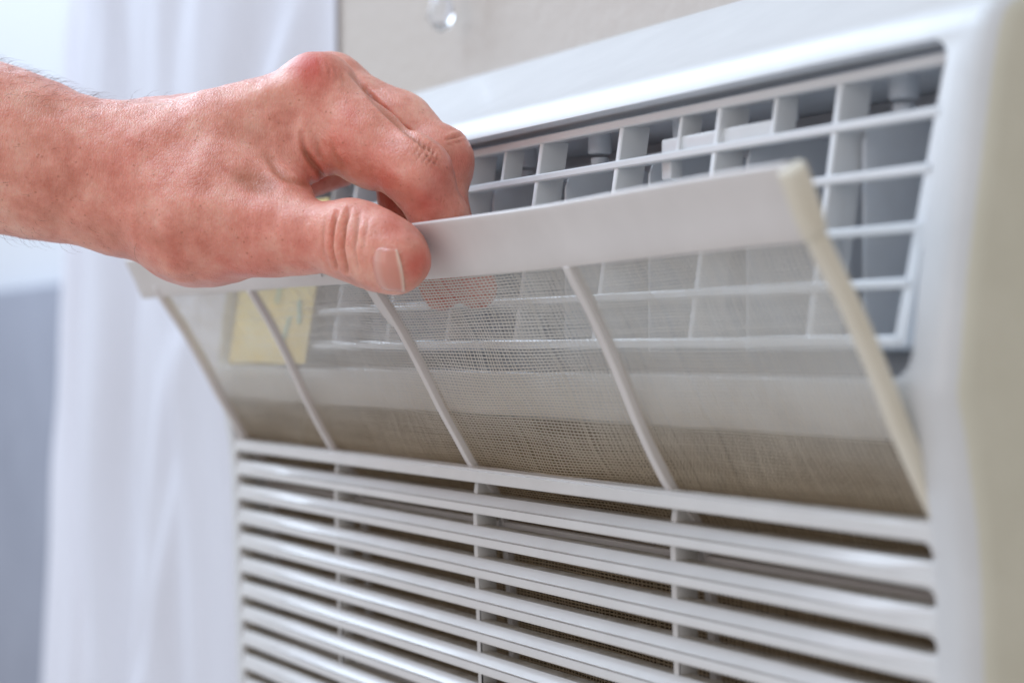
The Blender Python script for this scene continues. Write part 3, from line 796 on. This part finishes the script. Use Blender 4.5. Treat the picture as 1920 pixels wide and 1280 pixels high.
hme, HV, HN, HPX, HPY, HF = build_hand()
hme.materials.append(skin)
pe = empty('person', tuple(to_world(campt(215, 335, .545))[0]), 'bare left hand and forearm reaching in from the left, thumb and fingers pinching the filter', 'person')
ho = bpy.data.objects.new('hand', hme); COL.objects.link(ho); ho.parent = pe; ho.location = -pe.location
def ray_hand(px, py):
    """depth of the nearest skin point on a sight line (used to seat the nail and hairs)"""
    d = (HPX - px) ** 2 + (HPY - py) ** 2; m = d < 16
    if not m.any(): m = d < 64
    i = np.where(m)[0]; return i[np.argmin(HV[i, 2])]

# thumb nail, laid on the skin
def nail():
    M = MT('nail'); v = M.coord(); at_ = M.n('ShaderNodeAttribute'); at_.attribute_name = 'tip'
    c = M.ramp(at_.outputs['Fac'], [(0, (.68, .30, .24)), (.12, (.74, .40, .33)), (.35, (.70, .30, .23)), (.84, (.68, .28, .21)), (.93, (.77, .50, .40)), (1, (.80, .60, .48))])
    M.set(Base__Color=c, Roughness=.24, Coat__Weight=.3); M.b.inputs['Subsurface Weight'].default_value = .2; M.b.inputs['Subsurface Scale'].default_value = .001
    nu, nv = 20, 24; V = []; T = []
    for j in range(nv + 1):
        b = -1 + 2 * j / nv
        for i in range(nu + 1):
            a_ = i / nu
            # outline: cuticle arc at the left, free edge at the right
            arc = math.sqrt(max(0, 1 - (abs(b) ** 2.6)))
            xl = 727 - 24 * arc; xr = 752 + 3 * (1 - b * b) * 1.2 - 1
            x = xl + (xr - xl) * a_ + 7 * b; y = 505 + b * (40 - 2 * a_) + 3 * (a_ - .5) 
            k = ray_hand(x, y); base = HV[k]; t = base[2]
            lift = .00042 * min(1, (1 - b * b) * 4) + .0003 * a_
            # smooth depth by averaging the neighbourhood
            dd = (HPX - x) ** 2 + (HPY - y) ** 2; m = (dd < 120) & (HV[:, 2] < t + .004); wgt = np.exp(-dd[m] / 40)
            q = (HV[m] * wgt[:, None]).sum(0) / wgt.sum(); nn = (HN[m] * wgt[:, None]).sum(0); nn /= np.linalg.norm(nn)
            p = campt(x, y, q[2]) + nn * lift; V.append(p); T.append(a_)
    Wd = to_world(np.array(V)); F = [(j * (nu + 1) + i, j * (nu + 1) + i + 1, (j + 1) * (nu + 1) + i + 1, (j + 1) * (nu + 1) + i) for j in range(nv) for i in range(nu)]
    me = bpy.data.meshes.new('thumb_nail'); me.from_pydata([tuple(p) for p in Wd], [], F); me.materials.append(M.m)
    at = me.attributes.new('tip', 'FLOAT', 'POINT'); at.data.foreach_set('value', np.array(T, np.float32)); me.polygons.foreach_set('use_smooth', np.ones(len(F), bool)); me.update()
    o = bpy.data.objects.new('thumb_nail', me); COL.objects.link(o); o.parent = ho; fixn(o)
    m = o.modifiers.new('thick', 'SOLIDIFY'); m.thickness = .0007; m.offset = -.3
nail()
# hairs along the arm
def hairs():
    M = MT('arm_hair'); M.set(Base__Color=(.16, .08, .05, 1), Roughness=.5)
    rng = random.Random(5); ps = []
    idx = np.where((HPX > -60) & (HPX < 330) & (HV[:, 2] < .56))[0]
    w_ = np.where(HN[idx, 1] > .55, 6.0, .5) * np.where(HPX[idx] < 180, 1.3, .35) + np.where((HN[idx, 1] < -.7) & (HPX[idx] < 70), 2.0, 0)
    w_ = w_ / w_.sum(); ch = np.random.RandomState(2).choice(idx, 230, p=w_)
    for i in ch:
        p = HV[i]; n = HN[i]; L = rng.uniform(.002, .0058); d = np.array([rng.uniform(.3, 1.0), rng.uniform(-.3, .3), rng.uniform(-.3, .3)])
        d = d - n * (d @ n); d /= np.linalg.norm(d) + 1e-9; up = rng.uniform(.25, .8)
        pts = [p - n * .0003, p + (n * up * .4 + d * .25) * L, p + (n * up * .65 + d * .6) * L, p + (n * up * .7 + d * 1.0) * L]
        ps.append(tube([tuple(q) for q in to_world(np.array(pts))], .000032, 3, [1, .9, .7, .2]))
    V, F = merge(ps); o = obj('arm_hair', V, F, M.m, None); o.parent = ho; o.location = (0, 0, 0); meta(o, kind='stuff')
hairs()
